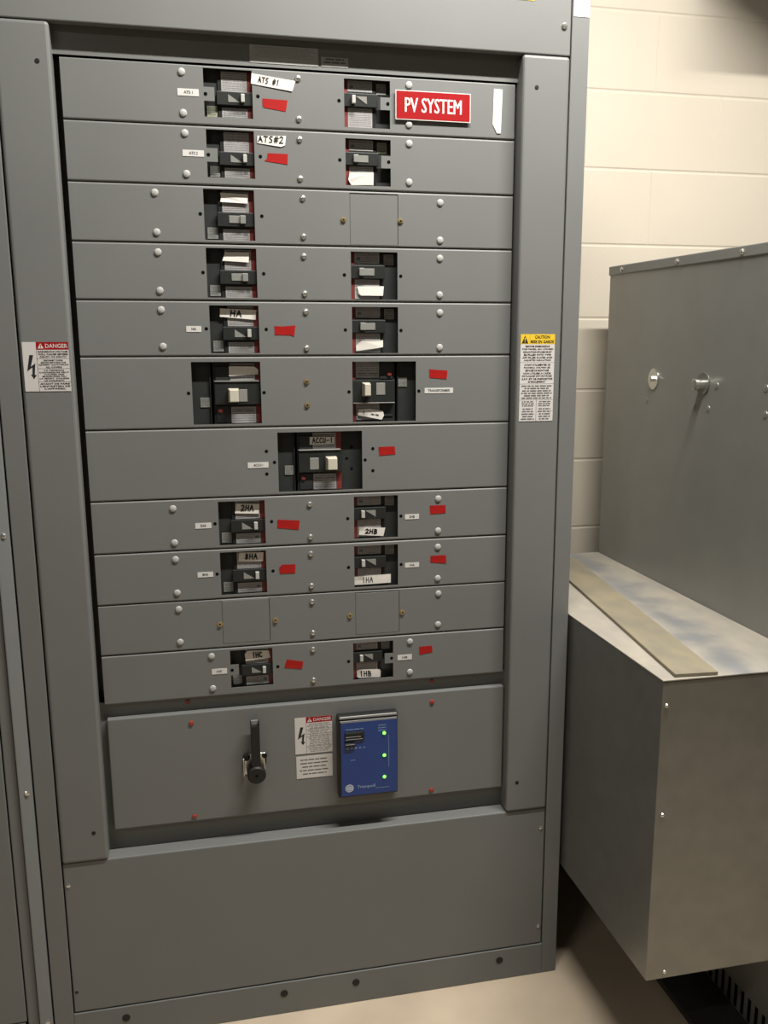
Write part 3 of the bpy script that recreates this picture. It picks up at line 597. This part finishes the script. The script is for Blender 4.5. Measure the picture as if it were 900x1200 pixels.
# ------------------------------------------------------------------ blue surge protector
ge = thing('surge_protector', (.400, -.004, .6015), 'blue surge protector with three green lights on the lower switch cover', 'surge protector')
G = lambda mb, name, bev=0., seg=1: mb.build(name, ge, bev, seg)
W2, H2 = .0655, .0945
G(MB().box(-W2, W2, -.020, 0, -H2, H2, 'darkgap'), 'housing', .002, 2)
G(MB().box(-W2+.003, W2-.002, -.0225, -.020, H2-.0075, H2-.0015, 'slot').box(-W2+.003, W2-.002, -.0255, -.020, -H2+.003, H2-.010, 'darkgap'), 'bezel', .001)  # pale top strip paints in the lit upper edge
f = MB().box(-W2+.0055, W2-.003, -.0262, -.0250, -H2+.006, H2-.014, 'blue').box(-W2+.0055, W2-.003, -.0262, -.0225, H2-.014, H2-.0122, 'slot')  # pale strip above the blue is a painted lit edge too
yy = -.0264
f.text('Tranquell', -.006, -.0705, .040, .0095, yy, 'blueprint', .015); f.bars(.030, -.076, .03, .0010, yy, 'blueprint')
f.bars(-.030, .0650, .038, .0018, yy, 'blueprint')
for k in range(3): f.bars(.030, .0690-.006*k, .018, .0016, yy, 'blueprint')
for k in range(5): f.bars(-.046+.009*k, .0215, .004, .0040-.0005*k, yy, 'blueprint')
f.bars(-.034, -.006, .012, .0015, yy, 'blueprint'); rule(f, .044, .0447, -.030, .045, yy, 'blueprint')
G(f, 'face_plate')
lg = MB(); c0 = (-.043, -.0708)
ring = [(math.cos(k*math.pi/14), math.sin(k*math.pi/14)) for k in range(28)]
lg.add([(c0[0]+a*.0090, yy, c0[1]+b*.0090) for a, b in ring], [tuple(range(28))], 'label')
lg.add([(c0[0]+a*.0074, yy-.0001, c0[1]+b*.0074) for a, b in ring], [tuple(range(28))], 'blueprint')
lg.text('GE', c0[0], c0[1], .0100, .0072, yy-.0002, 'label', .02)
G(lg, 'emblem')
dp = MB().box(-.052, -.010, -.0290, -.026, .0400, .0600, 'bolt').box(-.050, -.013, -.0292, -.0288, .0545, .0580, 'black2').box(-.050, -.017, -.0292, -.0288, .0480, .0492, 'faint').box(-.050, -.013, -.0292, -.0288, .0425, .0436, 'faint')
G(dp, 'display', .0008)
G(MB().box(-.052, -.030, -.0310, -.026, .0270, .0350, 'bolt').box(-.051, -.031, -.0312, -.0308, .0315, .0330, 'faint'), 'button', .0008)
for z in (.0500, -.0015, -.0520):
    MB().lathe((.0345, -.026, z), '-y', [(0, .0034), (.001, .0034), (.0028, .0024), (.0034, .0008)], 'led', 14).build('indicator_light', ge)

# ------------------------------------------------------------------ transformer, wireway box and board on the right
XT, YB = 1.1859, .5512
tr = thing('transformer', (1.65, 0, 0), 'large grey transformer cabinet in front of the block wall on the right', 'transformer')
def T(mb, name, bevel=0., seg=1):
    o = mb.build(name, tr, bevel, seg); o.location = (-1.65, 0, 0); return o
YFR = -.50
body = MB().box(XT, 2.10, YFR, YB, .0152, 1.655, 'xfmr')
for y, z in ((.3045, 1.3322), (-.0176, 1.3839), (.0740, 1.3292), (.0113, 1.3317), (-.2022, 1.3877), (-.2063, 1.3353)):
    body.lathe((XT, y, z), '-x', [(0, .009), (.0012, .0075), (.0018, .003)], 'xfmr', 14)
T(body, 'casing', .002, 2)
lid = T(MB().box(XT-.0035, 2.104, YFR-.004, YB+.002, 1.6492, 1.6724, 'lid'), 'lid', .002, 2)
for y in (.4724, .1808, -.0882, -.36):
    MB().lathe((XT-.0035, y, 1.6600), '-x', [(0, .0065), (.0015, .0065), (.004, .0045), (.0048, .002)], 'zinc', 12).build('screw', lid)
M['base'] = mat('dark_slab', (.040, .036, .030), .7, var=.1, vscale=20, bump=.2, bscale=90)
T(MB().box(1.070, 2.13, YFR-.03, YB, 0, .0150, 'base'), 'base_slab')  # low dark slab on the floor, reaching past the casing's left side
y = -.1595
while y > YFR+.02:
    T(MB().box(XT-.0006, XT+.002, y-.0055, y+.0055, .020, .0752, 'hole'), 'vent_slot')
    y -= .0262
for y, big in ((.2729, 0), (.0371, 1)):
    wz = MB().lathe((XT, y, 1.386), '-x', [(0, .0255), (.0025, .0255), (.0030, .0245), (.0030, .010)], 'zinc' if not big else 'galv', 28)
    if big: wz.lathe((XT-.003, y, 1.3845), '-x', [(0, .0115), (.010, .0115), (.012, .0125), (.022, .0125), (.023, .0100)], 'zinc', 14)
    else: wz.lathe((XT-.003, y, 1.387), '-x', [(0, .0075), (.007, .0075), (.008, .006)], 'zinc', 6)
    T(wz, 'lifting_bolt')
BX0, BY0, BZ0, BZ1 = .8585, -.4511, .2740, .8865
bx = thing('wireway_box', (1.02, 0, BZ0), 'galvanised steel wireway box fixed to the transformer side, raised above the floor', 'metal box')
def Bx(mb, name, bevel=0., seg=1, parent=None):
    o = mb.build(name, parent or bx, bevel, seg)
    if parent is None: o.location = (-1.02, 0, -BZ0)
    return o
Bx(MB().box(BX0, XT-.001, BY0, YB, BZ0, BZ1-.003, 'galv'), 'enclosure', .0022, 2)
Bx(MB().box(BX0-.0008, XT-.001, BY0-.001, YB, BZ1-.003, BZ1, 'galvtop'), 'top_panel', .0006)
for x, z in ((.8674, .8374), (.872, .6218), (.8965, .2890)):
    Bx(MB().lathe((x, BY0, z), '-y', [(0, .0042), (.0012, .0042), (.003, .003), (.0036, .001)], 'zinc', 12), 'screw')
a = math.atan2(.0935, .78); ux, uy = math.sin(a), math.cos(a)
bo = MB(); L, Wd, Th = .93, .0830, .0075
nl = (.8850, -.4440); nr = (nl[0]+Wd*.999, nl[1]-.006)
pts = [nl, nr, (nr[0]+ux*L, nr[1]+uy*L), (nl[0]+ux*L, nl[1]+uy*L)]
bo.add([(p[0], p[1], BZ1+.0002) for p in pts]+[(p[0], p[1], BZ1+Th) for p in pts], [(3, 2, 1, 0), (4, 5, 6, 7), (0, 1, 5, 4), (1, 2, 6, 5), (2, 3, 7, 6), (3, 0, 4, 7)], 'board')
tag(bo.build('board', bevel=.001), 'long thin tan board lying on the galvanised wireway box', 'board')
